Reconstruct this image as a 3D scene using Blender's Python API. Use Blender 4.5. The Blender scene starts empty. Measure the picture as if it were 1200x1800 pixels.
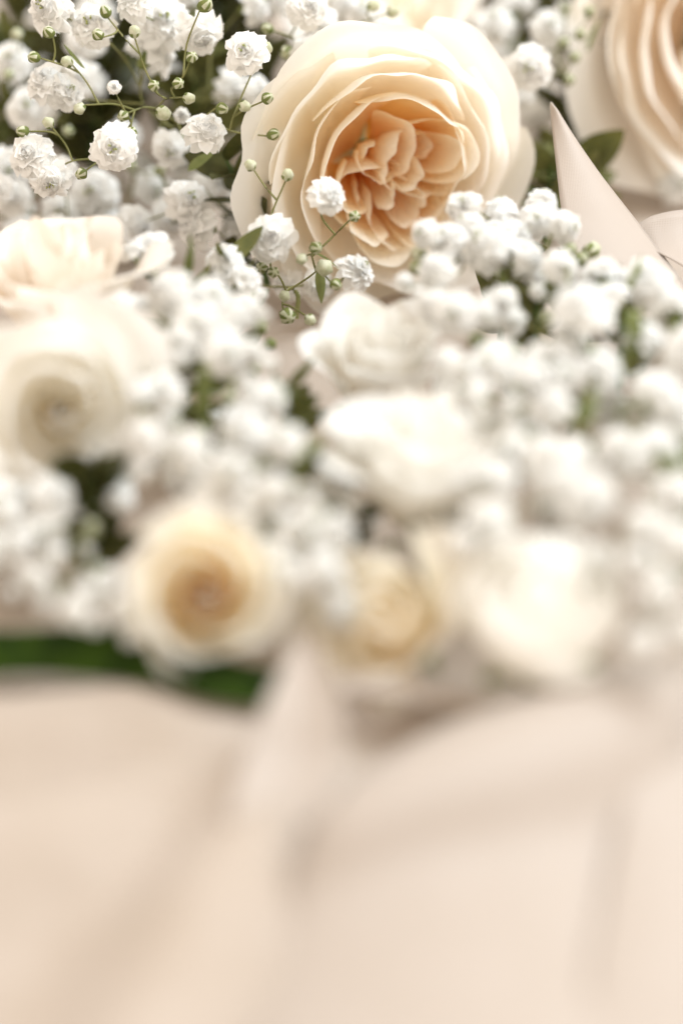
import bpy, math, random
from mathutils import Vector, Matrix, noise

S = 0.01                                    # everything below is written in centimetres
scene = bpy.context.scene
COL = scene.collection

# ------------------------------------------------------------------ camera
PITCH = math.radians(30)
CAM = Vector((0, 0, 27.7))
FWD = Vector((0, math.cos(PITCH), -math.sin(PITCH)))
UPV = Vector((0, math.sin(PITCH), math.cos(PITCH)))
cam = bpy.data.cameras.new('camera')
camo = bpy.data.objects.new('camera', cam)
COL.objects.link(camo)
camo.location = CAM * S
camo.rotation_euler = (math.pi / 2 - PITCH, 0, 0)
cam.sensor_fit = 'HORIZONTAL'
cam.sensor_width = 24
cam.lens = 100
cam.clip_start = 0.02
cam.clip_end = 20
cam.dof.use_dof = True
cam.dof.focus_distance = 0.605
cam.dof.aperture_fstop = 3.75
scene.camera = camo

# ------------------------------------------------------------------ light
world = bpy.data.worlds.new('World')
scene.world = world
world.use_nodes = True
bg = world.node_tree.nodes['Background']
bg.inputs[0].default_value = (1.0, 0.868, 0.725, 1)
bg.inputs[1].default_value = 0.92

def area(name, loc, target, size, power, col):
    l = bpy.data.lights.new(name, 'AREA')
    l.shape = 'RECTANGLE'; l.size = size[0]; l.size_y = size[1]
    l.energy = power; l.color = col
    o = bpy.data.objects.new(name, l); COL.objects.link(o)
    o.location = loc
    d = Vector(target) - Vector(loc)
    o.rotation_euler = d.to_track_quat('-Z', 'Y').to_euler()
    return o
area('window_light', (0.75, 0.85, 1.35), (0, 0.5, 0.03), (0.9, 0.9), 23, (0.83, 0.93, 1.0))

scene.view_settings.view_transform = 'Standard'
scene.view_settings.look = 'None'
scene.view_settings.gamma = 1
scene.view_settings.exposure = 0.60
scene.view_settings.use_curve_mapping = False
scene.render.engine = 'CYCLES'
scene.cycles.use_denoising = True
scene.cycles.max_bounces = 16
scene.cycles.adaptive_threshold = 0.02
scene.cycles.diffuse_bounces = 14
scene.cycles.transmission_bounces = 14

# ------------------------------------------------------------------ helpers
def at(px, py, D):
    """a point of the place, from where it is seen and how deep it lies (cm)"""
    v = (900 - py) / 5000; h = (px - 600) / 5000
    return CAM + D * (FWD + v * UPV + h * Vector((1, 0, 0)))

def depth_for(py, z):
    v = (900 - py) / 5000
    return (CAM.z - z) / (math.sin(PITCH) - v * math.cos(PITCH))

def on(px, py, z=0.0):
    return at(px, py, depth_for(py, z))

def sm(a, b, x):
    t = max(0.0, min(1.0, (x - a) / (b - a)))
    return t * t * (3 - 2 * t)

def mesh(name, verts, faces, mat=None, attr=None, smooth=True, attr2=None):
    me = bpy.data.meshes.new(name)
    me.from_pydata([(v[0] * S, v[1] * S, v[2] * S) for v in verts], [], faces)
    if smooth:
        me.polygons.foreach_set('use_smooth', [True] * len(me.polygons))
    if attr:
        a = me.attributes.new('t', 'FLOAT', 'POINT')
        a.data.foreach_set('value', attr)
    if attr2:
        a = me.attributes.new('s', 'FLOAT', 'POINT')
        a.data.foreach_set('value', attr2)
    if mat: me.materials.append(mat)
    me.update()
    return me

def obj(name, me, parent=None, M=None):
    o = bpy.data.objects.new(name, me)
    COL.objects.link(o)
    if parent: o.parent = parent
    if M is not None: o.matrix_local = M
    return o

def empty(name, loc, M=None):
    o = bpy.data.objects.new(name, None)
    o.empty_display_size = 0.005
    COL.objects.link(o)
    if M is not None: o.matrix_world = M
    else: o.location = Vector(loc) * S
    return o

def tag(o, label, cat, group=None, kind=None):
    o['label'] = label; o['category'] = cat
    if group: o['group'] = group
    if kind: o['kind'] = kind
    return o

def solid(o, th, off=0.0):
    m = o.modifiers.new('thickness', 'SOLIDIFY'); m.thickness = th * S; m.offset = off
    return o

def frame(axis, roll=0.0):
    z = Vector(axis).normalized()
    q = z.to_track_quat('Z', 'Y')
    return q.to_matrix() @ Matrix.Rotation(roll, 3, 'Z')

def placed(loc, axis, roll=0.0, sc=1.0):
    m = (frame(axis, roll) * sc).to_4x4()
    m.translation = Vector(loc) * S
    return m

def grid_faces(nu, nv):
    return [(j * (nu + 1) + i, j * (nu + 1) + i + 1, (j + 1) * (nu + 1) + i + 1, (j + 1) * (nu + 1) + i)
            for j in range(nv) for i in range(nu)]

def catmull(P, n):
    out = []
    Q = [P[0] * 2 - P[1]] + list(P) + [P[-1] * 2 - P[-2]]
    for k in range(1, len(Q) - 2):
        for i in range(n):
            t = i / n
            a, b, c, d = Q[k - 1], Q[k], Q[k + 1], Q[k + 2]
            out.append(0.5 * ((2 * b) + (c - a) * t + (2 * a - 5 * b + 4 * c - d) * t * t + (3 * b - a - 3 * c + d) * t ** 3))
    out.append(P[-1])
    return out

def tube(verts, faces, pts, r0, r1, n=6):
    b = len(verts)
    for k, p in enumerate(pts):
        d = (pts[min(k + 1, len(pts) - 1)] - pts[max(k - 1, 0)]).normalized()
        u = d.orthogonal().normalized(); w = d.cross(u)
        r = r0 + (r1 - r0) * k / (len(pts) - 1)
        for i in range(n):
            a = 2 * math.pi * i / n
            verts.append(p + (u * math.cos(a) + w * math.sin(a)) * r)
    for k in range(len(pts) - 1):
        for i in range(n):
            faces.append((b + k * n + i, b + k * n + (i + 1) % n, b + (k + 1) * n + (i + 1) % n, b + (k + 1) * n + i))
    faces.append(tuple(b + (len(pts) - 1) * n + i for i in range(n)))

# ------------------------------------------------------------------ materials
def nodes(m):
    m.use_nodes = True
    nt = m.node_tree
    for n in list(nt.nodes): nt.nodes.remove(n)
    return nt, nt.nodes, nt.links

def petal_material(name, ramp, trans=0.35, vein=0.06, spot=0.0, rough=0.55, vary=0.05):
    m = bpy.data.materials.new(name)
    nt, N, L = nodes(m)
    out = N.new('ShaderNodeOutputMaterial')
    at_ = N.new('ShaderNodeAttribute'); at_.attribute_name = 't'
    tc = N.new('ShaderNodeTexCoord')
    ns = N.new('ShaderNodeTexNoise'); ns.inputs['Scale'].default_value = 260; ns.inputs['Detail'].default_value = 5
    L.new(tc.outputs['Object'], ns.inputs['Vector'])
    mt = N.new('ShaderNodeMath'); mt.operation = 'MULTIPLY_ADD'
    L.new(ns.outputs[0], mt.inputs[0]); mt.inputs[1].default_value = 0.22
    sub = N.new('ShaderNodeMath'); sub.operation = 'SUBTRACT'; sub.inputs[1].default_value = 0.11
    L.new(at_.outputs['Fac'], sub.inputs[0]); L.new(sub.outputs[0], mt.inputs[2])
    cr = N.new('ShaderNodeValToRGB')
    el = cr.color_ramp.elements
    el[0].position, el[0].color = ramp[0][0], (*ramp[0][1], 1)
    el[1].position, el[1].color = ramp[-1][0], (*ramp[-1][1], 1)
    for p, c in ramp[1:-1]:
        e = el.new(p); e.color = (*c, 1)
    L.new(mt.outputs[0], cr.inputs[0])
    oi = N.new('ShaderNodeObjectInfo')
    hs = N.new('ShaderNodeHueSaturation')
    mr = N.new('ShaderNodeMapRange')
    mr.inputs['To Min'].default_value = 1 - vary; mr.inputs['To Max'].default_value = 1 + vary * 0.4
    L.new(oi.outputs['Random'], mr.inputs[0]); L.new(mr.outputs[0], hs.inputs['Value'])
    mr2 = N.new('ShaderNodeMapRange')
    mr2.inputs['To Min'].default_value = 1.25; mr2.inputs['To Max'].default_value = 0.85
    L.new(oi.outputs['Random'], mr2.inputs[0]); L.new(mr2.outputs[0], hs.inputs['Saturation'])
    L.new(cr.outputs[0], hs.inputs['Color'])
    col = hs.outputs[0]
    if spot:                                 # brown bruises some petals have along their rims
        n2 = N.new('ShaderNodeTexNoise'); n2.inputs['Scale'].default_value = 170; n2.inputs['Detail'].default_value = 3
        L.new(tc.outputs['Object'], n2.inputs['Vector'])
        r2 = N.new('ShaderNodeMapRange'); r2.inputs['From Min'].default_value = 0.60; r2.inputs['From Max'].default_value = 0.75
        L.new(n2.outputs[0], r2.inputs[0])
        mm = N.new('ShaderNodeMath'); mm.operation = 'MULTIPLY'; mm.inputs[1].default_value = spot
        L.new(r2.outputs[0], mm.inputs[0])
        mx = N.new('ShaderNodeMixRGB'); mx.inputs[2].default_value = (0.55, 0.36, 0.20, 1)
        L.new(mm.outputs[0], mx.inputs[0]); L.new(col, mx.inputs[1]); col = mx.outputs[0]
    pb = N.new('ShaderNodeBsdfPrincipled')
    L.new(col, pb.inputs['Base Color'])
    pb.inputs['Roughness'].default_value = rough
    pb.inputs['Specular IOR Level'].default_value = 0.15
    tr = N.new('ShaderNodeBsdfTranslucent'); L.new(col, tr.inputs[0])
    bp = N.new('ShaderNodeBump'); bp.inputs['Strength'].default_value = vein * 4; bp.inputs['Distance'].default_value = 0.0003
    wv = N.new('ShaderNodeTexNoise'); wv.inputs['Scale'].default_value = 1.0; wv.inputs['Detail'].default_value = 3
    as_ = N.new('ShaderNodeAttribute'); as_.attribute_name = 's'
    ms = N.new('ShaderNodeMath'); ms.operation = 'MULTIPLY'; ms.inputs[1].default_value = 16
    mtt = N.new('ShaderNodeMath'); mtt.operation = 'MULTIPLY'; mtt.inputs[1].default_value = 2.5
    L.new(as_.outputs['Fac'], ms.inputs[0]); L.new(at_.outputs['Fac'], mtt.inputs[0])
    cx = N.new('ShaderNodeCombineXYZ'); L.new(ms.outputs[0], cx.inputs[0]); L.new(mtt.outputs[0], cx.inputs[1])
    L.new(cx.outputs[0], wv.inputs['Vector']); L.new(wv.outputs[0], bp.inputs['Height'])
    L.new(bp.outputs[0], pb.inputs['Normal'])
    mix = N.new('ShaderNodeMixShader'); mix.inputs[0].default_value = trans
    L.new(pb.outputs[0], mix.inputs[1]); L.new(tr.outputs[0], mix.inputs[2])
    L.new(mix.outputs[0], out.inputs[0])
    return m

def plain_material(name, col, col2=None, scale=300, rough=0.6, trans=0.0, bump=0.0, sheen=0.0, spec=0.3):
    m = bpy.data.materials.new(name)
    nt, N, L = nodes(m)
    out = N.new('ShaderNodeOutputMaterial')
    pb = N.new('ShaderNodeBsdfPrincipled')
    tc = N.new('ShaderNodeTexCoord')
    ns = N.new('ShaderNodeTexNoise'); ns.inputs['Scale'].default_value = scale; ns.inputs['Detail'].default_value = 6
    L.new(tc.outputs['Object'], ns.inputs['Vector'])
    cr = N.new('ShaderNodeValToRGB')
    cr.color_ramp.elements[0].position = 0.33; cr.color_ramp.elements[1].position = 0.67
    cr.color_ramp.elements[0].color = (*(col2 or col), 1); cr.color_ramp.elements[1].color = (*col, 1)
    L.new(ns.outputs[0], cr.inputs[0]); L.new(cr.outputs[0], pb.inputs['Base Color'])
    pb.inputs['Roughness'].default_value = rough; pb.inputs['Specular IOR Level'].default_value = spec
    pb.inputs['Sheen Weight'].default_value = sheen
    if bump:
        bp = N.new('ShaderNodeBump'); bp.inputs['Strength'].default_value = bump; bp.inputs['Distance'].default_value = 0.0003
        L.new(ns.outputs[0], bp.inputs['Height']); L.new(bp.outputs[0], pb.inputs['Normal'])
    if trans:
        tr = N.new('ShaderNodeBsdfTranslucent'); L.new(cr.outputs[0], tr.inputs[0])
        mix = N.new('ShaderNodeMixShader'); mix.inputs[0].default_value = trans
        L.new(pb.outputs[0], mix.inputs[1]); L.new(tr.outputs[0], mix.inputs[2]); L.new(mix.outputs[0], out.inputs[0])
    else:
        L.new(pb.outputs[0], out.inputs[0])
    return m

def weave_material(name, col, col2, rough, sheen, trans, spec=0.3):
    m = plain_material(name, col, col2, 60, rough, trans, 0, sheen, spec)
    nt = m.node_tree; N, L = nt.nodes, nt.links
    pb = [n for n in N if n.type == 'BSDF_PRINCIPLED'][0]
    tc = [n for n in N if n.type == 'TEX_COORD'][0]
    w1 = N.new('ShaderNodeTexWave'); w1.bands_direction = 'X'; w1.inputs['Scale'].default_value = 900
    w2 = N.new('ShaderNodeTexWave'); w2.bands_direction = 'Y'; w2.inputs['Scale'].default_value = 900
    for w in (w1, w2):
        w.inputs['Distortion'].default_value = 1.5
        L.new(tc.outputs['Object'], w.inputs['Vector'])
    ad = N.new('ShaderNodeMath'); ad.operation = 'ADD'
    L.new(w1.outputs['Fac'], ad.inputs[0]); L.new(w2.outputs['Fac'], ad.inputs[1])
    bp = N.new('ShaderNodeBump'); bp.inputs['Strength'].default_value = 0.25; bp.inputs['Distance'].default_value = 0.0001
    L.new(ad.outputs[0], bp.inputs['Height']); L.new(bp.outputs[0], pb.inputs['Normal'])
    return m

M_HERO_OUT = petal_material('garden_rose_outer_petal', [(0.0, (0.9, 0.82, 0.58)), (0.35, (0.96, 0.905, 0.79)), (0.75, (0.965, 0.93, 0.86)), (1.0, (0.97, 0.95, 0.915))], 0.52)
M_HERO_IN = petal_material('garden_rose_inner_petal', [(0.0, (0.98, 0.56, 0.18)), (0.4, (0.98, 0.76, 0.46)), (0.75, (0.98, 0.89, 0.73)), (1.0, (0.98, 0.945, 0.87))], 0.54)
M_ROSE_R = petal_material('peach_rose_petal', [(0.0, (0.96, 0.85, 0.71)), (0.4, (0.96, 0.9, 0.82)), (0.8, (0.96, 0.925, 0.87)), (1.0, (0.96, 0.94, 0.9))], 0.54)
M_WHITE = petal_material('white_rose_petal', [(0.0, (0.92, 0.82, 0.6)), (0.3, (0.93, 0.885, 0.8)), (0.7, (0.93, 0.915, 0.88)), (1.0, (0.93, 0.925, 0.905))], 0.44, spot=0.0)
M_BRUISED = petal_material('cream_rose_bruised_petal', [(0.0, (0.9, 0.78, 0.6)), (0.4, (0.92, 0.86, 0.77)), (0.8, (0.93, 0.89, 0.84)), (1.0, (0.92, 0.88, 0.82))], 0.4, spot=0.55)
M_CREAM = petal_material('cream_rose_petal', [(0.0, (0.98, 0.75, 0.34)), (0.45, (0.97, 0.885, 0.68)), (0.8, (0.95, 0.925, 0.85)), (1.0, (0.94, 0.93, 0.9))], 0.58)
M_IVORY = petal_material('ivory_rose_petal', [(0.0, (0.96, 0.88, 0.68)), (0.35, (0.955, 0.925, 0.85)), (0.7, (0.95, 0.94, 0.91)), (1.0, (0.95, 0.945, 0.935))], 0.52)
M_BEIGE = petal_material('beige_rose_petal', [(0.0, (0.95, 0.83, 0.6)), (0.45, (0.955, 0.89, 0.74)), (0.8, (0.955, 0.91, 0.81)), (1.0, (0.95, 0.92, 0.85))], 0.52)
M_GYP = petal_material('babys_breath_petal', [(0.0, (0.94, 0.94, 0.86)), (0.3, (0.965, 0.965, 0.95)), (1.0, (0.975, 0.975, 0.97))], 0.48, vary=0.03)
M_BUDW = plain_material('bud_white', (0.72, 0.72, 0.58), (0.50, 0.52, 0.34), 900, 0.5, 0.2)
M_CALYX = plain_material('calyx_green', (0.22, 0.25, 0.075), (0.14, 0.18, 0.05), 700, 0.55, 0.2)
M_STEM = plain_material('thin_stem_green', (0.24, 0.23, 0.09), (0.15, 0.16, 0.05), 300, 0.55)
M_STEMD = plain_material('rose_stem_green', (0.10, 0.17, 0.04), (0.06, 0.10, 0.03), 200, 0.5)
M_LEAF = plain_material('pale_leaf_green', (0.27, 0.31, 0.12), (0.19, 0.23, 0.08), 300, 0.5, 0.3, 0.3)
M_LEAFD = plain_material('dark_leaf_green', (0.085, 0.085, 0.022), (0.045, 0.05, 0.012), 260, 0.5, 0.15, 0.3)
M_BLADE = plain_material('deep_green_blade', (0.034, 0.066, 0.004), (0.008, 0.020, 0.002), 160, 0.6, 0.08, 0.3, 0.0, 0.08)
M_STAMEN = plain_material('stamen_green', (0.45, 0.48, 0.16), (0.35, 0.38, 0.10), 900, 0.5, 0.2)
M_CLOTH = weave_material('blush_cloth', (0.415, 0.352, 0.302), (0.395, 0.33, 0.275), 0.65, 0.15, 0.12)
M_RIBBON = weave_material('blush_ribbon', (0.48, 0.412, 0.36), (0.46, 0.39, 0.335), 0.48, 0.3, 0.2, 0.45)

# ------------------------------------------------------------------ the cloth on the table
# ridges: polyline of (px, py, height), width in front, width behind
def ridge(pts, wf, wb):
    P = [on(px, py, z) for px, py, z in pts]
    return ([(p.x, p.y) for p in P], [p[2] for p in pts], wf, wb)
RIDGES = [
    ridge([(-120, 1240, 0.8), (60, 1215, 0.9), (210, 1195, 0.95), (340, 1205, 0.8), (440, 1245, 0.45), (500, 1290, 0.2)], 1.5, 0.35),
    ridge([(-120, 1430, 1.1), (80, 1405, 1.0), (250, 1365, 0.7), (400, 1330, 0.4)], 1.8, 0.7),
    ridge([(500, 1330, 1.0), (450, 1420, 1.5), (360, 1560, 1.5), (260, 1760, 1.3), (180, 1950, 1.2)], 1.6, 1.5),
    ridge([(700, 1380, 0.25), (900, 1330, 0.3)], 1.2, 1.0),
    ridge([(1150, 1330, 0.25), (1130, 1450, 0.25)], 1.0, 1.0),
    ridge([(600, 1860, 0.2), (800, 1790, 0.2)], 1.0, 1.0),
    ridge([(620, 1200, 0.45), (740, 1222, 0.6), (870, 1262, 0.5)], 0.5, 0.25),
]
def cloth_z(x, y):
    z = 0.0
    acc = 0.0
    for P, H, wf, wb in RIDGES:
        best = None
        for k in range(len(P) - 1):
            (x0, y0), (x1, y1) = P[k], P[k + 1]
            dx, dy = x1 - x0, y1 - y0
            L2 = dx * dx + dy * dy
            t = max(0, min(1, ((x - x0) * dx + (y - y0) * dy) / L2))
            qx, qy = x0 + dx * t, y0 + dy * t
            d2 = (x - qx) ** 2 + (y - qy) ** 2
            if best is None or d2 < best[0]:
                best = (d2, H[k] + (H[k + 1] - H[k]) * t, y - qy, x - qx)
        d2, h, sy, sx = best
        d = math.sqrt(d2)
        if d > 6: continue
        b = 0.5 + 0.5 * math.tanh(sy / 0.5)
        w = wf * (1 - b) + wb * b
        acc += (h * math.exp(-(d / w) ** 2)) ** 3
    z = acc ** (1 / 3) * 0.92
    z += 0.10 * (noise.noise(Vector((x * 0.35, y * 0.35, 2.1))) + 0.5 * noise.noise(Vector((x * 0.9, y * 0.9, 7.7))) + 0.22 * noise.noise(Vector((x * 2.4, y * 1.6, 1.7))))
    return z

xs = [-60, -40, -26, -18, -14] + [-11 + 0.16 * i for i in range(138)] + [14, 18, 26, 40, 60]
ys = [-5, 8, 16, 22] + [26 + 0.16 * i for i in range(200)] + [58.5 + 0.8 * i for i in range(30)] + [84, 92, 110, 140]
cv = [(x, y, cloth_z(x, y)) for y in ys for x in xs]
cloth = obj('tablecloth', mesh('tablecloth', cv, grid_faces(len(xs) - 1, len(ys) - 1), M_CLOTH))
tag(cloth, 'rumpled blush pink cloth spread under the flowers', 'cloth', kind='structure')

# ------------------------------------------------------------------ roses
def petal_mesh(phi, R, H, a, flare=0.0, curl=0.0, ruf=0.02, spir=0.08, seed=0, nu=12, nv=12, zb=0.0,
               off=(0, 0), mat=None, shape=0.24, base=0.12, bend=2.2, point=0.0, tw=0.0):
    rnd = random.Random(seed * 7919 + 13)
    f1, f2, p1, p2, p3 = rnd.uniform(2, 4), rnd.uniform(5, 8), rnd.uniform(0, 6.3), rnd.uniform(0, 6.3), rnd.uniform(0, 6.3)
    V, T, SS = [], [], []
    for j in range(nv + 1):
        t = j / nv
        for i in range(nu + 1):
            s = -1 + 2 * i / nu
            Lg = 1 - shape * abs(s) ** 2.6 + 0.03 * math.sin(s * f1 + p1) + 0.02 * math.sin(s * f2 + p2) + point * max(0, 1 - abs(s) * 3)
            q = t * Lg
            r = R * (base + (1 - base) * (1 - (1 - min(q, 1)) ** bend)) + flare * R * q ** 3
            z = zb + H * q
            k = sm(0.72, 1.05, q)
            r += curl * R * k * k
            z -= curl * R * k * k * 0.7
            e = abs(s) ** 5 * q
            r += 0.10 * R * e * max(0.2, curl * 4)
            wid = a * (0.30 + 0.70 * math.sin(min(1, q * 1.25 + 0.08) * math.pi / 2)) * (1 - 0.10 * q * q)
            ang = phi + s * wid + tw * q
            r *= 1 + spir * s
            g = ruf * q * q
            r += g * (math.sin(s * f2 + p3) + 0.6 * math.sin(s * f2 * 1.9 + p1)) * R
            z += g * (0.8 * math.sin(s * f1 * 1.7 + p2)) * R
            n3 = noise.noise(Vector((s * 1.3 + seed, q * 1.7, seed * 0.37)))
            r += n3 * 0.05 * R * q
            V.append((off[0] * q ** 0.5 + r * math.cos(ang), off[1] * q ** 0.5 + r * math.sin(ang), z))
            T.append(max(0, q)); SS.append(s + seed * 3.1)
    return mesh('petal', V, grid_faces(nu, nv), mat, T, True, SS)

def rose_root(center, axis, roll, H, name='rose'):
    """the Empty stands at the base of the bloom; centre is the middle of its opening"""
    F = frame(axis, roll)
    base = Vector(center) - F @ Vector((0, 0, H * 0.75))
    M = F.to_4x4(); M.translation = base * S
    return empty(name, None, M)

def stem_and_sepals(root, R, down=1.6, bendto=Vector((0, 0, -1)), n=5, mat=None):
    V, Fc = [], []
    F = root.matrix_world.to_3x3()
    d = (F.inverted() @ bendto).normalized()
    base = root.matrix_world.translation / S
    reach = max(0.3, min(down, (base.z - 0.25) / max(0.15, -bendto.normalized().z)))
    pts = catmull([Vector((0, 0, 0.1 * R)), Vector((0, 0, -0.15 * R)), Vector((0, 0, -0.3 * R)) * 0.5 + d * reach * 0.5, d * reach], 5)
    tube(V, Fc, pts, 0.16 * R ** 0.5, 0.12 * R ** 0.5, 8)
    obj('stem', mesh('stem', V, Fc, M_STEMD), root)
    for k in range(n):
        me = petal_mesh(2 * math.pi * k / n + 0.3, 0.40 * R, 0.30 * R, 0.32, 0.6, 0.3, 0.02, 0, 50 + k, 4, 6, -0.06 * R, mat=M_LEAF, shape=0.55)
        obj('sepal', me, root)

def spiral_rose(label, center, axis, R, mat, n=24, roll=0.0, seed=1, openness=0.5, H=None, group=None, cat='rose', nu=12, nv=12, center_open=0.12, outer_mat=None, outer_from=0.75):
    rnd = random.Random(seed)
    H = H or R * 1.25
    root = rose_root(center, axis, roll, H)
    for k in range(n):
        u = k / (n - 1)
        rr = R * (center_open + (1 - center_open) * u ** 0.85)
        phi = k * 2.39996 + rnd.uniform(-.5, .5)
        hh = H * (0.96 - 0.20 * u ** 2 + 0.05 * math.sin(u * 9) + rnd.uniform(-.06, .06))
        fl = -0.42 * (1 - u) ** 1.5 + openness * 0.45 * u ** 2 + rnd.uniform(-.05, .05)
        cu = (0.09 if openness > 0 else 0.02) + openness * 0.42 * u ** 1.5 * rnd.uniform(0.6, 1.3)
        a = 1.35 - 0.45 * u + rnd.uniform(-.1, .1)
        me = petal_mesh(phi, rr, hh, a, fl, cu, 0.015 + 0.05 * u * rnd.random(), 0.12, seed * 100 + k, nu, nv,
                        0.0, mat=(outer_mat if outer_mat and u > outer_from else mat), point=0.03 * u)
        obj('petal', me, root)
    stem_and_sepals(root, R)
    return tag(root, label, cat, group)

def toward_cam(right=0.0, up=0.0, p=None):
    v = -FWD + right * Vector((1, 0, 0)) + up * UPV
    return v

# --- the large garden rose in focus, and its neighbour
def garden_rose(label, c, axis, R, H, O, I, seed, roll=0.0, lift=0.0):
    root = rose_root(c, axis, roll, H, 'rose')
    rnd = random.Random(seed)
    def P(ang, rr, hh, a, fl, cu, ruf, sd, m, sp=0.05, off=(0, 0), **kw):
        me = petal_mesh(math.radians(ang), rr * R, hh * H, a, fl, cu, ruf, sp, sd, 26, 22, 0.0, off=(off[0] * R, off[1] * R), mat=m, **kw)
        return obj('petal', me, root)
    for k, (ang, rr, hh, a, fl, cu) in enumerate([
        (165, 1.08, 0.66, 1.00, 0.10, 0.12), (100, 1.04, 0.76, 1.05, 0.08, 0.10), (20, 1.04, 0.68, 1.00, 0.04, 0.05),
        (310, 1.04, 0.66, 1.00, 0.06, 0.10), (235, 1.05, 0.66, 1.00, 0.08, 0.12),
        (190, 0.96, 0.80, 0.95, 0.04, 0.08), (125, 0.95, 0.90, 1.05, 0.02, 0.07), (45, 0.94, 0.84, 1.05, -0.06, 0.05),
        (345, 0.96, 0.76, 1.05, -0.08, 0.03), (265, 0.94, 0.76, 0.95, -0.02, 0.06),
        (155, 0.80, 0.92, 1.05, -0.01, 0.06), (80, 0.80, 0.97, 1.10, -0.10, 0.05), (5, 0.84, 0.90, 1.10, -0.22, 0.02), (290, 0.76, 0.70, 0.95, -0.10, 0.06),
        (140, 0.63, 0.92, 1.05, -0.02, 0.06), (62, 0.64, 0.97, 1.15, -0.20, 0.04), (350, 0.68, 0.92, 1.20, -0.36, 0.0), (225, 0.62, 0.68, 0.95, -0.06, 0.08),
    ]):
        P(ang + rnd.uniform(-6, 6), rr, hh, a, fl, cu, 0.014 + 0.018 * rnd.random(), seed * 60 + k, O if k < 14 else I, rnd.uniform(0.06, 0.15))
    for j, (ang, rr, hh, a, off) in enumerate([(5, 0.27, 0.90, 2.1, (0.34, 0.08)), (5, 0.17, 0.84, 2.0, (0.32, 0.06)), (262, 0.30, 0.80, 1.7, (-0.14, -0.46)), (300, 0.24, 0.78, 1.6, (0.12, -0.44)), (200, 0.22, 0.82, 1.5, (-0.34, -0.10))]):
        P(ang, rr, hh, a, -0.05, 0.04, 0.02, seed * 60 + 50 + j, I, 0.10, off)
    k = 0
    for (ox, oy, base_ang, sz, n) in [(0.20, 0.10, 15, 0.40, 3), (-0.14, 0.12, 120, 0.32, 3), (-0.22, -0.22, 200, 0.36, 4), (0.02, -0.36, 280, 0.40, 4), (0.0, -0.05, 60, 0.2, 3)]:
        for j in range(n):
            u = (j + 0.5) / n
            P(base_ang + j * 138 + rnd.uniform(-25, 25), sz * (0.25 + 0.75 * u), 0.62 + lift + 0.18 * u + rnd.uniform(-.06, .06), rnd.uniform(1.0, 1.5),
              rnd.uniform(-0.25, 0.05), rnd.uniform(0.0, 0.10), 0.02 + 0.04 * rnd.random(), seed * 60 + 30 + k, I, 0.20, (ox, oy)); k += 1
    stem_and_sepals(root, R, 1.4, Vector((-0.2, 0.9, -0.5)))
    return tag(root, label, 'rose')
garden_rose('large peach cream garden rose in sharp focus with a ruffled apricot heart', at(704, 296, 62.0), toward_cam(0.42, -0.34), 2.82, 2.8, M_HERO_OUT, M_HERO_IN, 5)
garden_rose('peach rose cut by the upper right corner, with long drooping outer petals', at(1320, 50, 67.5), toward_cam(0.36, -0.05), 3.6, 3.8, M_ROSE_R, M_ROSE_R, 6, 0.35)

# --- the other roses
spiral_rose('pale cream rose partly hidden behind the top of the garden rose', at(690, 5, 69), toward_cam(0.2, 0.5), 2.0, M_HERO_OUT, 16, 1.0, 12, 0.6)
spiral_rose('white rose with a swirled cream heart at the left edge', at(110, 715, 52.3), toward_cam(0.14, 0.02), 1.72, M_IVORY, 30, 0.3, 21, 0.38, H=1.7, center_open=0.05)
spiral_rose('cream rose with brown tipped petals above the swirled white rose', at(95, 455, 56.8), toward_cam(-0.2, 1.7), 1.65, M_BRUISED, 18, 0.2, 22, 0.45, H=2.6)
spiral_rose('cream rose with a golden heart above the dark green leaf', at(360, 1035, 48.6), toward_cam(0.02, 0.10), 1.30, M_CREAM, 28, 2.2, 23, 0.2, H=1.6, center_open=0.05)
spiral_rose('white rose with a ruffled open top in the middle of the picture', at(750, 760, 51.3), toward_cam(-0.12, 2.1), 1.40, M_WHITE, 24, 0.9, 24, 0.6, H=3.0)
spiral_rose('beige rose low between the two white roses, seen from its side', at(668, 1085, 49.2), toward_cam(-0.6, 0.3), 1.38, M_BEIGE, 18, 0.5, 25, 0.5, H=1.6)
spiral_rose('fat white rose bloom nearest the camera on the lower right', at(962, 1040, 47.6), toward_cam(0.15, 1.2), 1.62, M_WHITE, 24, 1.7, 26, -0.25, H=2.4)
spiral_rose('small white rose directly below the garden rose near the picture centre', at(668, 592, 55.6), toward_cam(0.12, 1.3), 1.05, M_WHITE, 20, 0.9, 27, 0.6, H=2.6)

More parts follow.
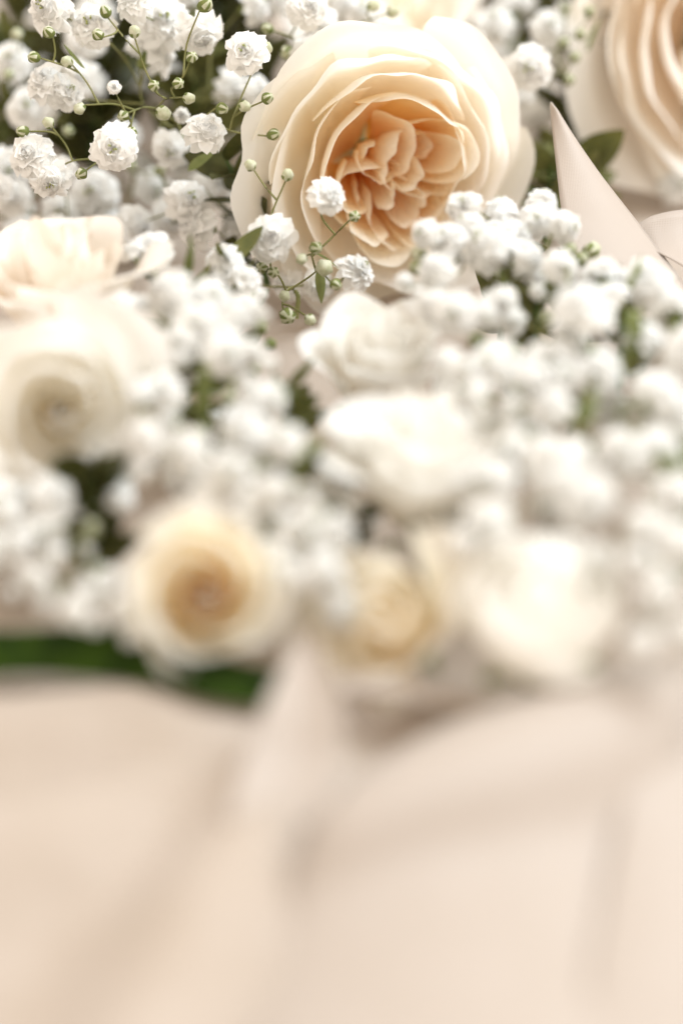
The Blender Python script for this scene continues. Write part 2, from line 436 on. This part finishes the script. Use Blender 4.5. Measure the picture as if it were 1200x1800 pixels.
# ------------------------------------------------------------------ baby's breath
def gyp_flower_mesh(seed, full=1.0, ball=False):
    rnd = random.Random(seed)
    V, Fc, T = [], [], []
    layers = [(98, 12, 0.49), (82, 12, 0.50), (66, 11, 0.49), (50, 10, 0.48), (35, 8, 0.46), (20, 6, 0.44), (7, 4, 0.42)]
    if ball: layers = [(62, 7, 0.42), (46, 7, 0.42), (30, 6, 0.40), (14, 4, 0.38)]
    nu, nv = 4, 5
    for th, n, ln in layers:
        n = max(3, int(n * full))
        o = rnd.uniform(0, 6.3)
        for k in range(n):
            ph = o + 2 * math.pi * k / n + rnd.uniform(-.22, .22)
            t0 = math.radians(th + rnd.uniform(-9, 9))
            l = ln * rnd.uniform(0.85, 1.1)
            w = 0.125 * rnd.uniform(0.8, 1.25)
            fr = Matrix.Rotation(ph, 3, 'Z')
            cup = rnd.uniform(-0.3, 0.7) if not ball else 1.2
            roll = rnd.uniform(-.5, .5)
            b = len(V)
            f0 = rnd.uniform(0, 6)
            for j in range(nv + 1):
                t = j / nv
                for i in range(nu + 1):
                    s = -1 + 2 * i / nu
                    tip = 1 - 0.06 * (abs(s) < 0.3) - 0.20 * s * s + 0.05 * math.sin(s * 9 + f0)
                    q = t * tip
                    ang = t0 * (0.35 + 0.75 * q) - cup * 0.25 * q * q * (-1 if not ball else 1)
                    ww = w * (0.18 + 0.95 * math.sin(min(1, q * 1.15) * math.pi * 0.55))
                    rad = l * q
                    p = Vector((rad * math.sin(ang), 0, rad * math.cos(ang)))
                    side = Vector((0, 1, 0)); nrm = Vector((math.cos(ang), 0, -math.sin(ang)))
                    p = p + side * (s * ww) - nrm * (s * s * 0.05 * (1 + cup)) + nrm * (roll * s * ww * q) + nrm * (0.022 * math.sin(s * 6 + f0) * q)
                    V.append(fr @ p); T.append(q)
            Fc += [tuple(b + q_ for q_ in f) for f in grid_faces(nu, nv)]
    b = len(V); n, m, rc = 12, 6, (0.365 if not ball else 0.29)
    for j in range(m + 1):
        a = (0.05 + 0.95 * j / m) * math.pi * 0.55
        for i in range(n):
            q = rc * (1 + 0.16 * math.sin(i * 2.3 + j * 1.9 + seed) + rnd.uniform(-.08, .08))
            V.append(Vector((q * math.sin(a) * math.cos(6.2832 * i / n), q * math.sin(a) * math.sin(6.2832 * i / n), q * math.cos(a) * 1.05))); T.append(0.5)
    for j in range(m):
        for i in range(n):
            Fc.append((b + j * n + i, b + (j + 1) * n + i, b + (j + 1) * n + (i + 1) % n, b + j * n + (i + 1) % n))
    Fc.append(tuple(b + i for i in range(n)))
    return mesh('flower', V, Fc, M_GYP, T)

def calyx_mesh():
    V, Fc = [], []
    prof = [(0.03, -0.30), (0.09, -0.27), (0.12, -0.18), (0.125, -0.08), (0.15, 0.02)]
    n = 10
    for r, z in prof:
        for i in range(n):
            a = 2 * math.pi * i / n
            zz = z + (0.07 if (i % 2 == 0 and z > 0) else 0)
            V.append((r * math.cos(a), r * math.sin(a), zz))
    for k in range(len(prof) - 1):
        for i in range(n):
            Fc.append((k * n + i, k * n + (i + 1) % n, (k + 1) * n + (i + 1) % n, (k + 1) * n + i))
    Fc.append(tuple(reversed(range(n))))
    return mesh('calyx', V, Fc, M_CALYX)

def stamen_mesh(seed):
    rnd = random.Random(seed)
    V, Fc = [], []
    for k in range(5):
        a = rnd.uniform(0, 6.3); r = rnd.uniform(0.02, 0.10)
        p0 = Vector((0, 0, 0.10)); p1 = Vector((r * math.cos(a), r * math.sin(a), 0.43 + rnd.uniform(-.04, .03)))
        tube(V, Fc, [p0, p0.lerp(p1, 0.55), p1 * 0.97, p1], 0.010, 0.022, 5)
    return mesh('stamens', V, Fc, M_STAMEN)

def bud_mesh(green):
    V, Fc = [], []
    n, m = 10, 8
    for j in range(m + 1):
        th = math.pi * j / m
        for i in range(n):
            a = 2 * math.pi * i / n
            r = 0.135 * math.sin(th) * (1 + 0.09 * math.cos(5 * a)) + 0.004
            V.append((r * math.cos(a), r * math.sin(a), -0.16 * math.cos(th)))
    for j in range(m):
        for i in range(n):
            Fc.append((j * n + i, j * n + (i + 1) % n, (j + 1) * n + (i + 1) % n, (j + 1) * n + i))
    me = mesh('bud', V, Fc, M_BUDW)
    me.materials.append(M_CALYX)
    lim = 7 if green else 4
    for p in me.polygons:
        i = p.index % n; j = p.index // n
        if j < lim - (3 if i % 2 else 0): p.material_index = 1
    return me

G_OPEN = [gyp_flower_mesh(s, f) for s, f in ((1, 1.0), (2, 1.0), (3, 0.85), (4, 0.9), (5, 1.1), (6, 0.75))]
G_BALL = [gyp_flower_mesh(s, f, True) for s, f in ((11, 1.0), (12, 0.8))]
CALYX = calyx_mesh()
STAMEN = [stamen_mesh(s) for s in range(3)]
BUDS = [bud_mesh(True), bud_mesh(False)]
def leaf_mesh(L=1.0, W=0.16, curl=0.25, mat=None, seed=0, nu=4, nv=8):
    V = []
    rnd = random.Random(seed)
    b = rnd.uniform(-.12, .12)
    for j in range(nv + 1):
        t = j / nv
        for i in range(nu + 1):
            s = -1 + 2 * i / nu
            w = W * (math.sin(math.pi * t ** 0.75) ** 0.8 + 0.03)
            V.append((s * w + b * t * t * L, curl * L * t * t - abs(s) * w * 0.35 * -1, L * t))
    return mesh('leaf', V, grid_faces(nu, nv), mat)
LEAF_S = [leaf_mesh(1.0, 0.13, c, M_LEAF, i) for i, c in enumerate((0.15, 0.35, -0.2))]

def spray(label, base, flowers, buds=(), leaves=(), seed=0, thick=0.045, group='sprays of baby\'s breath'):
    """flowers: (point, axis or None, size, kind)   buds: (point, size)   leaves: (point, axis, size)"""
    rnd = random.Random(seed)
    root = empty('babys_breath_spray', base)
    base = Vector(base)
    cen = sum((f[0] for f in flowers), Vector()) / len(flowers)
    fork = base.lerp(cen, 0.45)
    V, Fc = [], []
    tube(V, Fc, [p - base for p in catmull([base, base.lerp(fork, 0.5) + Vector((0.1, 0, 0.15)), fork], 4)], thick * 1.3, thick)
    nodes_ = [(base.lerp(fork, 0.5), 0), (fork, 0)]
    ends = []
    for p, ax, sz, kind in flowers:
        if ax is None:
            ax = (p - cen).normalized() * 0.7 + Vector((rnd.uniform(-.6, .6), -0.55 + rnd.uniform(-.6, .5), 0.55 + rnd.uniform(-.4, .4)))
        ax = Vector(ax).normalized()
        ends.append((p, ax, sz, kind))
    for p, sz in buds:
        ax = ((p - cen).normalized() + Vector((rnd.uniform(-.6, .6), rnd.uniform(-.6, .3), rnd.uniform(-.2, .8)))).normalized()
        ends.append((p, ax, sz, 'bud'))
    ends.sort(key=lambda e: (e[0] - fork).length)
    for p, ax, sz, kind in ends:
        foot = p - ax * (0.28 * sz if kind != 'bud' else 0.15 * sz)
        best = min(nodes_, key=lambda n: (n[0] - foot).length + 0.35 * (n[0] - fork).length)
        a = best[0]
        d = (foot - a).length
        mid = a.lerp(foot, 0.55) - ax * 0.18 * d + Vector((rnd.uniform(-.08, .08), rnd.uniform(-.08, .08), rnd.uniform(-.05, .08))) * d
        pts = catmull([a, mid, foot], 4)
        tube(V, Fc, [q - base for q in pts], thick * 0.55, thick * 0.42, 5)
        nodes_.append((mid, 1))
        if d > 0.8: nodes_.append((pts[6], 1))
        M = placed(p - base, ax, rnd.uniform(0, 6.3), sz)
        if kind == 'bud':
            obj('bud', BUDS[rnd.random() < 0.35], root, M)
        else:
            fl = obj('flower', rnd.choice(G_BALL if kind == 'ball' else G_OPEN), root, M)
            obj('calyx', CALYX, fl)
            if kind != 'ball' and rnd.random() < 0.6: obj('stamens', rnd.choice(STAMEN), fl)
    for p, ax, sz in leaves:
        obj('leaf', rnd.choice(LEAF_S), root, placed(p - base, ax, rnd.uniform(0, 6.3), sz))
    obj('stem', mesh('stem', V, Fc, M_STEM), root)
    return tag(root, label, 'flower spray', group)

def F(lst, D, jit=0.0, seed=0, kind='open', z=None):
    """(px, py, size px) -> flowers; D fixed, or taken from the height z they stand at"""
    rnd = random.Random(seed)
    out = []
    for e in lst:
        px, py, s = e[:3]
        d = e[3] if len(e) > 3 else (depth_for(py, z) if z is not None else D)
        d += rnd.uniform(-jit, jit)
        ax = e[4] if len(e) > 4 else None
        k = e[5] if len(e) > 5 else kind
        p = at(px, py, d)
        if p.z < 0.5: p = on(px, py, 0.5)
        if d > 58.8:
            out.append((p, ax, s / 5000 * d * 1.12, k))
        else:                                # a loose knot: one full floret with smaller, younger ones round it
            out.append((p, ax, s / 5000 * d * rnd.uniform(0.72, 1.05), k))
            for _ in range(rnd.choice((1, 2, 2, 3))):
                q = p + Vector((rnd.uniform(-.75, .75), rnd.uniform(-.7, .7), rnd.uniform(-.45, .3)))
                q.z = max(q.z, 0.5)
                out.append((q, None, s / 5000 * d * rnd.uniform(0.4, 0.75), 'ball' if rnd.random() < 0.25 else 'open'))
    return out
def B(lst, D, jit=0.3, seed=0, z=None):
    rnd = random.Random(seed); out = []
    for e in lst:
        d = (e[3] if len(e) > 3 else (depth_for(e[1], z) if z is not None else D)) + rnd.uniform(-jit, jit)
        s = (e[2] if len(e) > 2 else 24) * 0.88
        out.append((at(e[0], e[1], d), s / 5000 * d / 0.28))
    return out
def cloud(n, x0, x1, y0, y1, D0, D1, size, seed, kinds=('open',), zmin=0.5):
    rnd = random.Random(seed); out = []; tries = 0
    while len(out) < n and tries < 6000:
        tries += 1
        px, py, d = rnd.uniform(x0, x1), rnd.uniform(y0, y1), rnd.uniform(D0, D1)
        p = at(px, py, d)
        if p.z < zmin: continue
        if any((p - q[0]).length < 0.62 for q in out): continue
        out.append((p, None, size * rnd.uniform(0.8, 1.15), rnd.choice(kinds)))
    return out
TC = Vector((0, -0.75, 0.65))          # roughly towards the viewer and up
def tc(x=0.0, z=0.0): return Vector((x, -0.8, 0.55 + z))

spray("baby's breath spray in sharp focus in the upper left corner", at(300, 420, 66),
      F([(95, 18, 84), (165, 45, 78), (240, 8, 70), (285, 42, 95, 62.5, tc(.2, .2)), (262, 97, 88, 63), (348, 52, 84, 62, tc(.3, -.9)),
         (435, 93, 76, 60.6, tc(-.2, .1)), (86, 150, 78, 61.4, tc(-.5, .8)), (112, 162, 66, 61.8, tc(.6, .2)), (200, 258, 82, 60.4, tc(0, -.25)),
         (58, 275, 78, 60.8, tc(-.4, .3)), (90, 312, 72, 61, tc(0, -.6)), (300, 260, 68, 63, tc(0, -.5)), (360, 235, 72, 61.2, tc(.5, .6)),
         (320, 203, 42, 62, tc(), 'ball'), (200, 153, 38, 60.2, tc(0.1, -.2), 'ball'), (450, 165, 62, 64), (400, 150, 66, 65), (440, 12, 66, 65)], 61.5, 0.3, 3),
      B([(86, 56), (172, 60), (236, 55), (337, 100), (313, 146), (332, 172), (287, 198, 30), (140, 190), (217, 203), (231, 232), (85, 215), (143, 305), (360, 8, 30),
         (470, 172), (430, 186), (480, 236, 24), (465, 85, 30), (185, 20), (118, 108), (60, 100), (270, 150), (390, 190), (40, 230)], 60.8, 0.35, 4),
      [(at(150, 120, 61.5), Vector((-.5, 0, .8)), 0.7), (at(330, 300, 62), Vector((.6, 0, .6)), 0.8)], seed=31)

spray("baby's breath spray with round buds reaching over the garden rose's left petals", at(520, 560, 61.5),
      F([(476, 417, 84, 59.4, tc(0, -.15)), (573, 347, 66, 59.2, tc(.7, .4)), (355, 400, 82, 62.5), (415, 405, 60, 63), (510, 500, 60, 62.5), (620, 480, 70, 61.8), (560, 500, 55, 62)], 61, 0.1, 5),
      B([(440, 290), (505, 307), (623, 380), (555, 435, 26), (530, 455), (570, 470, 36), (480, 478), (505, 555, 34), (545, 562), (460, 470), (590, 500), (500, 520)], 59.6, 0.3, 6),
      [(at(560, 470, 61), Vector((.2, 0, -1)), 0.9), (at(540, 440, 61), Vector((.8, 0, -.3)), 0.8)], seed=32)

spray("hazy baby's breath spray behind the sharp one at far left", at(120, 420, 70),
      F([(55, 190, 84), (165, 340, 84), (265, 330, 66), (380, 325, 78), (195, 405, 76), (150, 70, 70), (140, 140, 70), (20, 110, 70), (15, 300, 80), (30, 360, 70), (110, 370, 70), (300, 380, 70)], 65.5, 0.8, 7)
      + cloud(24, -60, 330, -40, 420, 66, 73, 1.0, 8), B([(30, 60), (15, 130), (120, 230), (230, 290), (330, 330), (280, 300)], 65, 0.5, 9), seed=33)

spray("baby's breath spray tucked between the cream rose and the garden rose's top", at(560, 160, 70),
      F([(575, 72, 66), (545, 95, 70), (540, 15, 72, 62), (640, 28, 60, 65), (500, 8, 60, 66), (600, 8, 70, 66), (565, 40, 62), (625, 70, 50)], 63, 0.3, 10),
      B([(505, 92, 30), (540, 96), (690, 20), (470, 50), (655, 10)], 63, 0.3, 11), seed=34)

spray("baby's breath spray in the shade between the garden rose and the peach rose", at(930, 330, 72),
      F([(930, 118, 82, 64, tc(-.1, -.3)), (830, 82, 54, 66), (868, 45, 70, 67), (905, 160, 66, 66), (960, 50, 66, 67), (980, 110, 60, 68), (900, 20, 66, 69), (1000, 30, 60, 67), (940, 200, 60, 68),
         (860, 110, 66, 69), (1085, 300, 52, 68, tc(0, 0), 'ball'), (1010, 180, 60, 69), (1000, 250, 60, 70), (1180, 330, 60, 69)], 67, 0.4, 12),
      B([(1010, 100), (1035, 20), (990, 75), (820, 60), (1020, 60), (1000, 140)], 65.5, 0.4, 13),
      [(at(990, 60, 67), Vector((.2, 0, 1)), 0.9), (at(1010, 60, 67), Vector((-.4, 0, 1)), 0.9), (at(1030, 90, 66), Vector((.1, 0, 1)), 0.8)], seed=35)

spray("baby's breath spray with pale leaves beside the brown tipped cream rose", at(330, 700, 58),
      F([(266, 442, 84, 58.0, tc(-.2, .7)), (395, 462, 88, 58.3, tc(.2, .5)), (430, 495, 66, 58.2), (300, 520, 100), (370, 525, 92), (320, 600, 95), (395, 620, 100), (350, 570, 85),
         (430, 545, 70), (440, 620, 70), ], 57, 0.25, 14, z=3.9),
      B([(180, 510, 30), (165, 485, 30), (400, 545, 26), (455, 575, 34), (475, 605, 26), (445, 650, 30), (210, 545)], 57.2, 0.2, 15),
      [(at(325, 495, 57.2), Vector((.32, 0, .95)), 0.85), (at(190, 455, 58), Vector((1, 0, .1)), 0.5)], seed=36)

spray("blurred baby's breath spray running down the middle beside the golden hearted rose", at(430, 900, 54),
      F([(290, 690, 95), (250, 640, 80), (470, 700, 85), (430, 760, 95), (330, 800, 105), (255, 770, 80), (400, 830, 95), (500, 780, 80), (480, 860, 90), ], 53, 0.3, 16, z=3.3)
      + F([(545, 880, 80), (530, 945, 100), (565, 1010, 95), (605, 870, 66), (590, 940, 70), (500, 1010, 80), (450, 900, 80)], 51, 0.3, 17, z=2.3),
      B([(555, 790, 36), (600, 905, 40), (580, 830), (460, 930)], 52.5, 0.3, 18), [(at(350, 710, 54), Vector((0, 0, -1)), 0.9), (at(590, 930, 52), Vector((.2, 0, -1)), 0.9)], seed=37)

spray("small flowered baby's breath spray between the left rose and the dark green leaf", at(140, 1000, 53),
      F([(60, 890, 80), (15, 905, 80), (120, 905, 70), (100, 980, 62), (190, 1018, 64), (132, 1076, 70), (65, 1020, 60), (30, 960, 66), (210, 1070, 62), (210, 880, 66), (80, 1060, 50), (160, 1040, 50)], 51, 0.2, 19, z=1.9),
      B([(160, 930, 36), (170, 1000, 36), (140, 960), (150, 1020, 36), (110, 1030)], 51, 0.3, 20), seed=38)

spray("bright white baby's breath spray standing in front of the garden rose", at(900, 640, 58),
      F([(812, 365, 82, 58.2, tc(-.1, .8)), (880, 375, 95), (945, 390, 85), (790, 425, 85), (860, 440, 100), (770, 480, 80), (925, 455, 85), (800, 550, 100), (760, 540, 80), (880, 530, 90), (985, 470, 85),
         (990, 400, 70), (825, 400, 80), (905, 415, 80)], 57, 0.25, 22, z=3.75),
      B([(737, 445, 30), (735, 470, 34), (1000, 440, 30), (1020, 455, 30)], 57.2, 0.2, 23),
      [(at(700, 525, 57.2), Vector((.6, 0, -.5)), 0.45), (at(740, 545, 57.0), Vector((.5, -.2, -.9)), 0.5)], seed=39)

spray("blurred white baby's breath spray at the right edge below the ribbon tail", at(1040, 800, 55),
      F([(1060, 500, 100), (1135, 500, 105), (1190, 560, 100), (1000, 590, 110), (1130, 600, 90), (785, 640, 92), (870, 650, 105), (950, 640, 100), (1050, 660, 110), (1150, 700, 125), (970, 720, 115),
         (840, 700, 90), (1195, 660, 100), ], 54, 0.25, 24, z=3.6)
      + F([(980, 825, 130), (1085, 810, 110), (860, 920, 120), (905, 800, 100), (1150, 800, 120), (1030, 880, 110), (1180, 870, 100), (860, 850, 100), (1120, 990, 90), (1195, 960, 90), (1165, 1040, 90), (1200, 1110, 95), (1150, 930, 90)], 51, 0.25, 25, z=3.1),
      B([(940, 635, 34), (1040, 620, 34), (1110, 560, 34), (910, 690, 34)], 54.3, 0.2, 26),
      [(at(930, 650, 55), Vector((.2, 0, .9)), 0.6)], seed=40)

spray("dense far baby's breath spray deep behind the upper left corner", on(200, 260, 0.6),
      cloud(24, -80, 380, -60, 330, 71, 80, 1.1, 80), seed=80)
spray("far baby's breath spray deep behind the gap between garden rose and peach rose", on(950, 260, 0.6),
      cloud(11, 780, 1080, -60, 260, 71, 78, 1.0, 81), seed=81)
spray("hazy baby's breath spray just above the brown tipped cream rose", on(140, 420, 0.6),
      cloud(17, -80, 330, 290, 450, 62.5, 69, 1.0, 86, zmin=0.7), seed=86)
spray("low baby's breath spray under the white flowers left of centre", on(330, 800, 0.5),
      cloud(9, 170, 520, 520, 900, 54, 58, 1.1, 82, zmin=0.7), buds=B([(230,600,34),(300,650,34),(400,700,34),(350,760,34),(450,820,34),(280,740,34),(380,560,34),(470,760,34),(520,860,36),(560,900,36)],54,.4,82,z=2.6),
      leaves=[(at(x_, y_, depth_for(y_, 2.6)), Vector((dx_, -.2, .9)), 1.2) for x_, y_, dx_ in ((300,650,.4),(410,690,-.3),(350,740,.2),(270,720,.1),(460,830,-.2),(520,830,.3))], seed=82)
spray("low baby's breath spray under the bright white flowers on the right", on(1000, 760, 0.5),
      cloud(11, 740, 1230, 520, 960, 51.5, 57, 1.15, 83, zmin=0.8), buds=B([(880,480,36),(960,560,36),(1020,560,36),(1100,640,36),(900,620,36),(840,600,36),(1010,690,36),(1120,760,36),(930,770,36),(1040,440,36)],54,.4,83,z=3.0),
      leaves=[(at(x_, y_, depth_for(y_, 3.0)), Vector((dx_, -.2, .9)), 1.35) for x_, y_, dx_ in ((880,500,.4),(1010,560,-.3),(940,640,.2),(1100,660,.1),(900,700,-.2),(1080,560,.6),(1150,640,-.4),(1010,760,.3))], seed=83)
spray("low baby's breath spray between the golden hearted rose and middle white rose", on(560, 980, 0.5),
      cloud(5, 440, 660, 800, 1100, 49.5, 54, 1.0, 84, zmin=0.6), seed=84)
spray("low baby's breath spray hugging the left edge above the dark leaf", on(60, 960, 0.5),
      cloud(7, -60, 110, 840, 1060, 50.5, 54, 0.9, 85, zmin=0.6), seed=85)

# ------------------------------------------------------------------ foliage
def sprig(label, base, tipdir, n, L, W, mat, seed, length=4.0):
    rnd = random.Random(seed)
    base = Vector(base); root = empty('leaf_sprig', base)
    d = Vector(tipdir).normalized()
    pts = catmull([Vector((0, 0, 0)), d * length * 0.5 + Vector((0, 0, 0.25)), d * length], 6)
    V, Fc = [], []
    tube(V, Fc, pts, 0.09, 0.04)
    obj('stem', mesh('stem', V, Fc, M_STEMD), root)
    ms = [leaf_mesh(L, W, c, mat, seed + i, 6, 10) for i, c in enumerate((0.2, -0.15, 0.4))]
    for k in range(n):
        p = pts[int((0.1 + 0.9 * k / n) * (len(pts) - 1))]
        a = k * 2.4 + rnd.uniform(-.3, .3)
        o_ = d.orthogonal().normalized()
        ax = (Matrix.Rotation(a, 3, d) @ o_) + d * 0.6
        obj('leaf', rnd.choice(ms), root, placed(p, ax, rnd.uniform(0, 6.3), rnd.uniform(.75, 1.15)))
    return tag(root, label, 'leaf sprig', 'dark leaf sprigs among the flowers')
sprig('dark leaf sprig deep behind the sharp baby\'s breath', on(420, 260, 0.3), (-0.15, 0.3, 1), 48, 1.7, 0.42, M_LEAFD, 60, 6.5)
sprig('dark leaf sprig at the garden rose\'s lower left', on(470, 500, 0.3), (-0.3, 0.1, 1), 16, 1.3, 0.32, M_LEAFD, 61, 3.2)
sprig('dark leaf sprig deep behind the baby\'s breath at the far left edge', on(160, 330, 0.3), (0.1, 0.3, 1), 48, 1.7, 0.42, M_LEAFD, 62, 6.5)
sprig('dark leaf sprig in the shade below the peach rose', on(1000, 300, 0.3), (0.0, 0.3, 1), 26, 1.4, 0.34, M_LEAFD, 63, 5.0)
sprig('dark leaf sprig between the golden hearted rose and the left rose', on(165, 1020, 0.3), (0.0, 0.15, 1), 24, 0.95, 0.24, M_LEAFD, 64, 2.3)
sprig('dark leaf sprig between the beige rose and the fat white rose', on(770, 1080, 0.3), (0.05, 0.3, 1), 14, 0.9, 0.22, M_LEAFD, 65, 1.8)
sprig('dark leaf sprig between the golden hearted rose and the middle white rose', on(600, 990, 0.3), (0.0, 0.2, 1), 18, 0.9, 0.22, M_LEAFD, 67, 2.2)
sprig('dark leaf sprig just right of the golden hearted rose\'s top', on(470, 960, 0.3), (0.0, 0.2, 1), 16, 0.9, 0.22, M_LEAFD, 68, 2.0)
sprig('dark leaf sprig at the very top between the sharp baby\'s breath and the rose', on(430, 150, 0.3), (0.05, 0.1, 1), 54, 1.8, 0.45, M_LEAFD, 69, 8.0)
sprig('dark leaf sprig at the very top right of the garden rose', on(900, 130, 0.3), (0.0, 0.2, 1), 54, 1.6, 0.4, M_LEAFD, 72, 7.0)
sprig('olive leaf sprig at the right edge beside the fat white rose', on(1175, 1060, 0.3), (0.1, 0.1, 1), 22, 1.1, 0.27, M_LEAF, 66, 3.0)

M_OLIVE = plain_material('olive_leaf', (0.17, 0.17, 0.05), (0.09, 0.10, 0.03), 260, 0.55, 0.2, 0.3)
for (px, py, z_, h_, n_, lab) in [
    (300, 700, .3, 2.6, 16, 'olive leaf sprig under the white flowers right of the left rose'),
    (400, 660, .3, 2.6, 14, 'olive leaf sprig under the white flowers above the picture centre left'),
    (360, 820, .3, 2.2, 14, 'olive leaf sprig right above the golden hearted rose'),
    (500, 860, .3, 2.2, 14, 'olive leaf sprig in the gap left of the middle white rose'),
    (880, 600, .3, 2.0, 16, 'olive leaf sprig inside the bright white flowers by the garden rose'),
    (1010, 620, .3, 2.0, 16, 'olive leaf sprig under the ribbon tail inside the right flowers'),
    (930, 740, .3, 3.0, 18, 'olive leaf sprig inside the right flowers beside the middle white rose'),
    (1080, 760, .3, 3.2, 18, 'olive leaf sprig inside the right flowers above the fat white rose'),
    (1190, 900, .3, 3.2, 20, 'olive leaf sprig at the right edge halfway down the picture'),
    (230, 180, .3, 6.5, 60, 'olive leaf sprig behind the sharp flowers of the upper left corner'),
    (60, 190, .3, 6.5, 60, 'olive leaf sprig behind the flowers at the upper left edge'),
    (150, 60, .3, 8.0, 70, 'olive leaf sprig farthest back behind the upper left corner'),
    (10, 330, .3, 4.0, 34, 'olive leaf sprig at the left edge above the brown tipped cream rose'),
    (960, 430, .3, 2.0, 18, 'olive leaf sprig added to darken the gap between the garden rose and the ribbon tail'),  # added sprig, its dark leaves stand in for shade over the lit cloth
    (1000, 390, .3, 1.4, 16, 'olive leaf sprig in the shade behind the ribbon tail'),
    (340, 330, .3, 3.6, 30, 'olive leaf sprig low behind the sharp flowers beside the garden rose')]:
    sprig(lab, on(px, py, z_), (0.03, 0.12, 1), n_, 1.0 if py > 400 else 1.5, 0.24 if py > 400 else 0.36, M_OLIVE, px + py, h_)

# long ribbed blade lying on the cloth
def blade():
    path = catmull([on(-160, 1136, 1.1), on(-20, 1132, 1.2), on(120, 1124, 1.25), on(250, 1138, 1.15), on(380, 1172, 1.0), on(500, 1190, 0.8), on(560, 1200, 0.6)], 8)
    n = 28; V = []
    for k, p in enumerate(path):
        d = (path[min(k + 1, len(path) - 1)] - path[max(k - 1, 0)]).normalized()
        side = Vector((-d.y, d.x, 0)).normalized()
        w = 0.74 * min(1, 0.15 + 1.6 * (1 - k / (len(path) - 1)) ** 0.6)
        for i in range(n + 1):
            s = -1 + 2 * i / n
            V.append(p + side * (s * w) + Vector((0, 0, 0.38 * w * (1 - s * s) * 1.2 - 0.3 + 0.07 * math.cos(s * 19 + 0.4 * math.sin(k * 0.15)) + 0.05 * math.sin(k * 0.3 + s))))
    b = on(150, 1150, 0.0)
    o = empty('long_leaf', b)
    solid(obj('leaf_blade', mesh('leaf_blade', [v - b for v in V], grid_faces(n, len(path) - 1), M_BLADE), o), 0.03)
    Vm, Fm = [], []
    tube(Vm, Fm, [V[k * (n + 1) + n // 2] - b + Vector((0, 0, 0.01)) for k in range(len(path))], 0.05, 0.02)
    obj('midrib', mesh('midrib', Vm, Fm, M_BLADE), o)
    tag(o, 'long dark green ribbed leaf lying across the cloth at lower left', 'leaf')
blade()

def small_leaf(label, p, ax, L, W, mat, seed):
    o = obj('leaf', leaf_mesh(L, W, 0.3, mat, seed, 6, 10), None, placed(p, ax, 0.6))
    solid(o, 0.02)
    return tag(o, label, 'leaf')
small_leaf('tiny dark green leaf between the two bouquets at the picture centre', at(520, 722, 55.0), Vector((.25, 0, 1)), 0.40, 0.13, M_STEMD, 70)
small_leaf('pale green folded leaf standing among white flowers left of centre', at(332, 496, 57.4), Vector((.32, -.1, .95)), 1.15, 0.20, M_LEAF, 71)

# ------------------------------------------------------------------ ribbons
def strip(name, label, Lp, Rp, nu=12, bow=0.0, mat=None, n=8, group='blush satin ribbons'):
    A, Bp = catmull([Vector(p) for p in Lp], n), catmull([Vector(p) for p in Rp], n)
    V = []
    for k, (a, b) in enumerate(zip(A, Bp)):
        d = A[min(k + 1, len(A) - 1)] - A[max(k - 1, 0)]
        nr = d.cross(b - a)
        nr = nr.normalized() if nr.length > 1e-6 else Vector((0, 0, 1))
        for i in range(nu + 1):
            s = i / nu
            V.append(a.lerp(b, s) + nr * (bow * 4 * s * (1 - s)))
    base = Vector(A[-1])
    o = obj(name, mesh(name, [v - base for v in V], grid_faces(nu, len(A) - 1), mat or M_RIBBON))
    o.location = base * S
    solid(o, 0.03)
    return tag(o, label, 'ribbon', group)
strip('ribbon', 'blush ribbon tail with a sharp point beside the garden rose',
      [at(967, 188, 61.5), at(976, 280, 60.8), at(988, 380, 59.8), at(1010, 480, 58.6), on(1040, 600, 1.8)],
      [at(972, 186, 61.5), at(1050, 300, 60.9), at(1135, 410, 60.0), at(1215, 520, 58.8), on(1260, 620, 1.8)], bow=0.16)
strip('ribbon', 'blush ribbon loop at the right edge under the peach rose',
      [at(1118, 395, 60.5), at(1150, 378, 60.6), at(1210, 368, 60.8), at(1300, 375, 61.5), at(1380, 420, 62.5)],
      [at(1150, 440, 59.6), at(1180, 455, 59.4), at(1230, 480, 59.3), at(1310, 490, 60), at(1390, 520, 61)], bow=0.25)
strip('ribbon', 'blush ribbon end rising to a peak between the golden hearted and beige roses',
      [at(528, 1105, 47.2), at(498, 1170, 46.6), at(460, 1250, 46.0), at(425, 1340, 45.4), on(395, 1440, 1.4)],
      [at(536, 1105, 47.2), at(572, 1170, 46.6), at(598, 1250, 46.1), at(600, 1340, 45.6), on(580, 1450, 1.2)], bow=-0.15)
strip('ribbon', 'flat blush ribbon lying on the cloth in front of the beige rose',
      [on(585, 1185, 0.9), on(680, 1196, 0.95), on(780, 1212, 0.9), on(870, 1240, 0.8), on(940, 1265, 0.7)],
      [on(600, 1215, 0.9), on(690, 1226, 0.95), on(785, 1243, 0.9), on(868, 1268, 0.8), on(930, 1290, 0.7)], bow=0.05)

strip('ribbon', 'wide blush ribbon band folded over in the blurred lower right foreground',
      [on(615, 1375, 0.3), on(575, 1410, 1.55), on(542, 1468, 1.55), on(487, 1600, 0.85), on(440, 1750, 0.5), on(400, 1950, 0.6)],
      [on(1230, 1165, 0.3), on(1220, 1205, 1.5), on(1210, 1280, 1.45), on(1190, 1480, 0.6), on(1170, 1700, 0.4), on(1150, 1950, 0.6)], bow=0.5)
strip('ribbon', 'bright blush ribbon band turned to the light at the right edge of the foreground',
      [on(1125, 1185, 1.5), on(1110, 1240, 1.75), on(1090, 1400, 1.22), on(1060, 1560, 0.85), on(1030, 1720, 0.75), on(1000, 2000, 0.75)],
      [on(1330, 1190, 0.5), on(1330, 1240, 0.8), on(1330, 1390, 0.7), on(1320, 1560, 0.55), on(1310, 1720, 0.5), on(1300, 2000, 0.45)], bow=0.12)
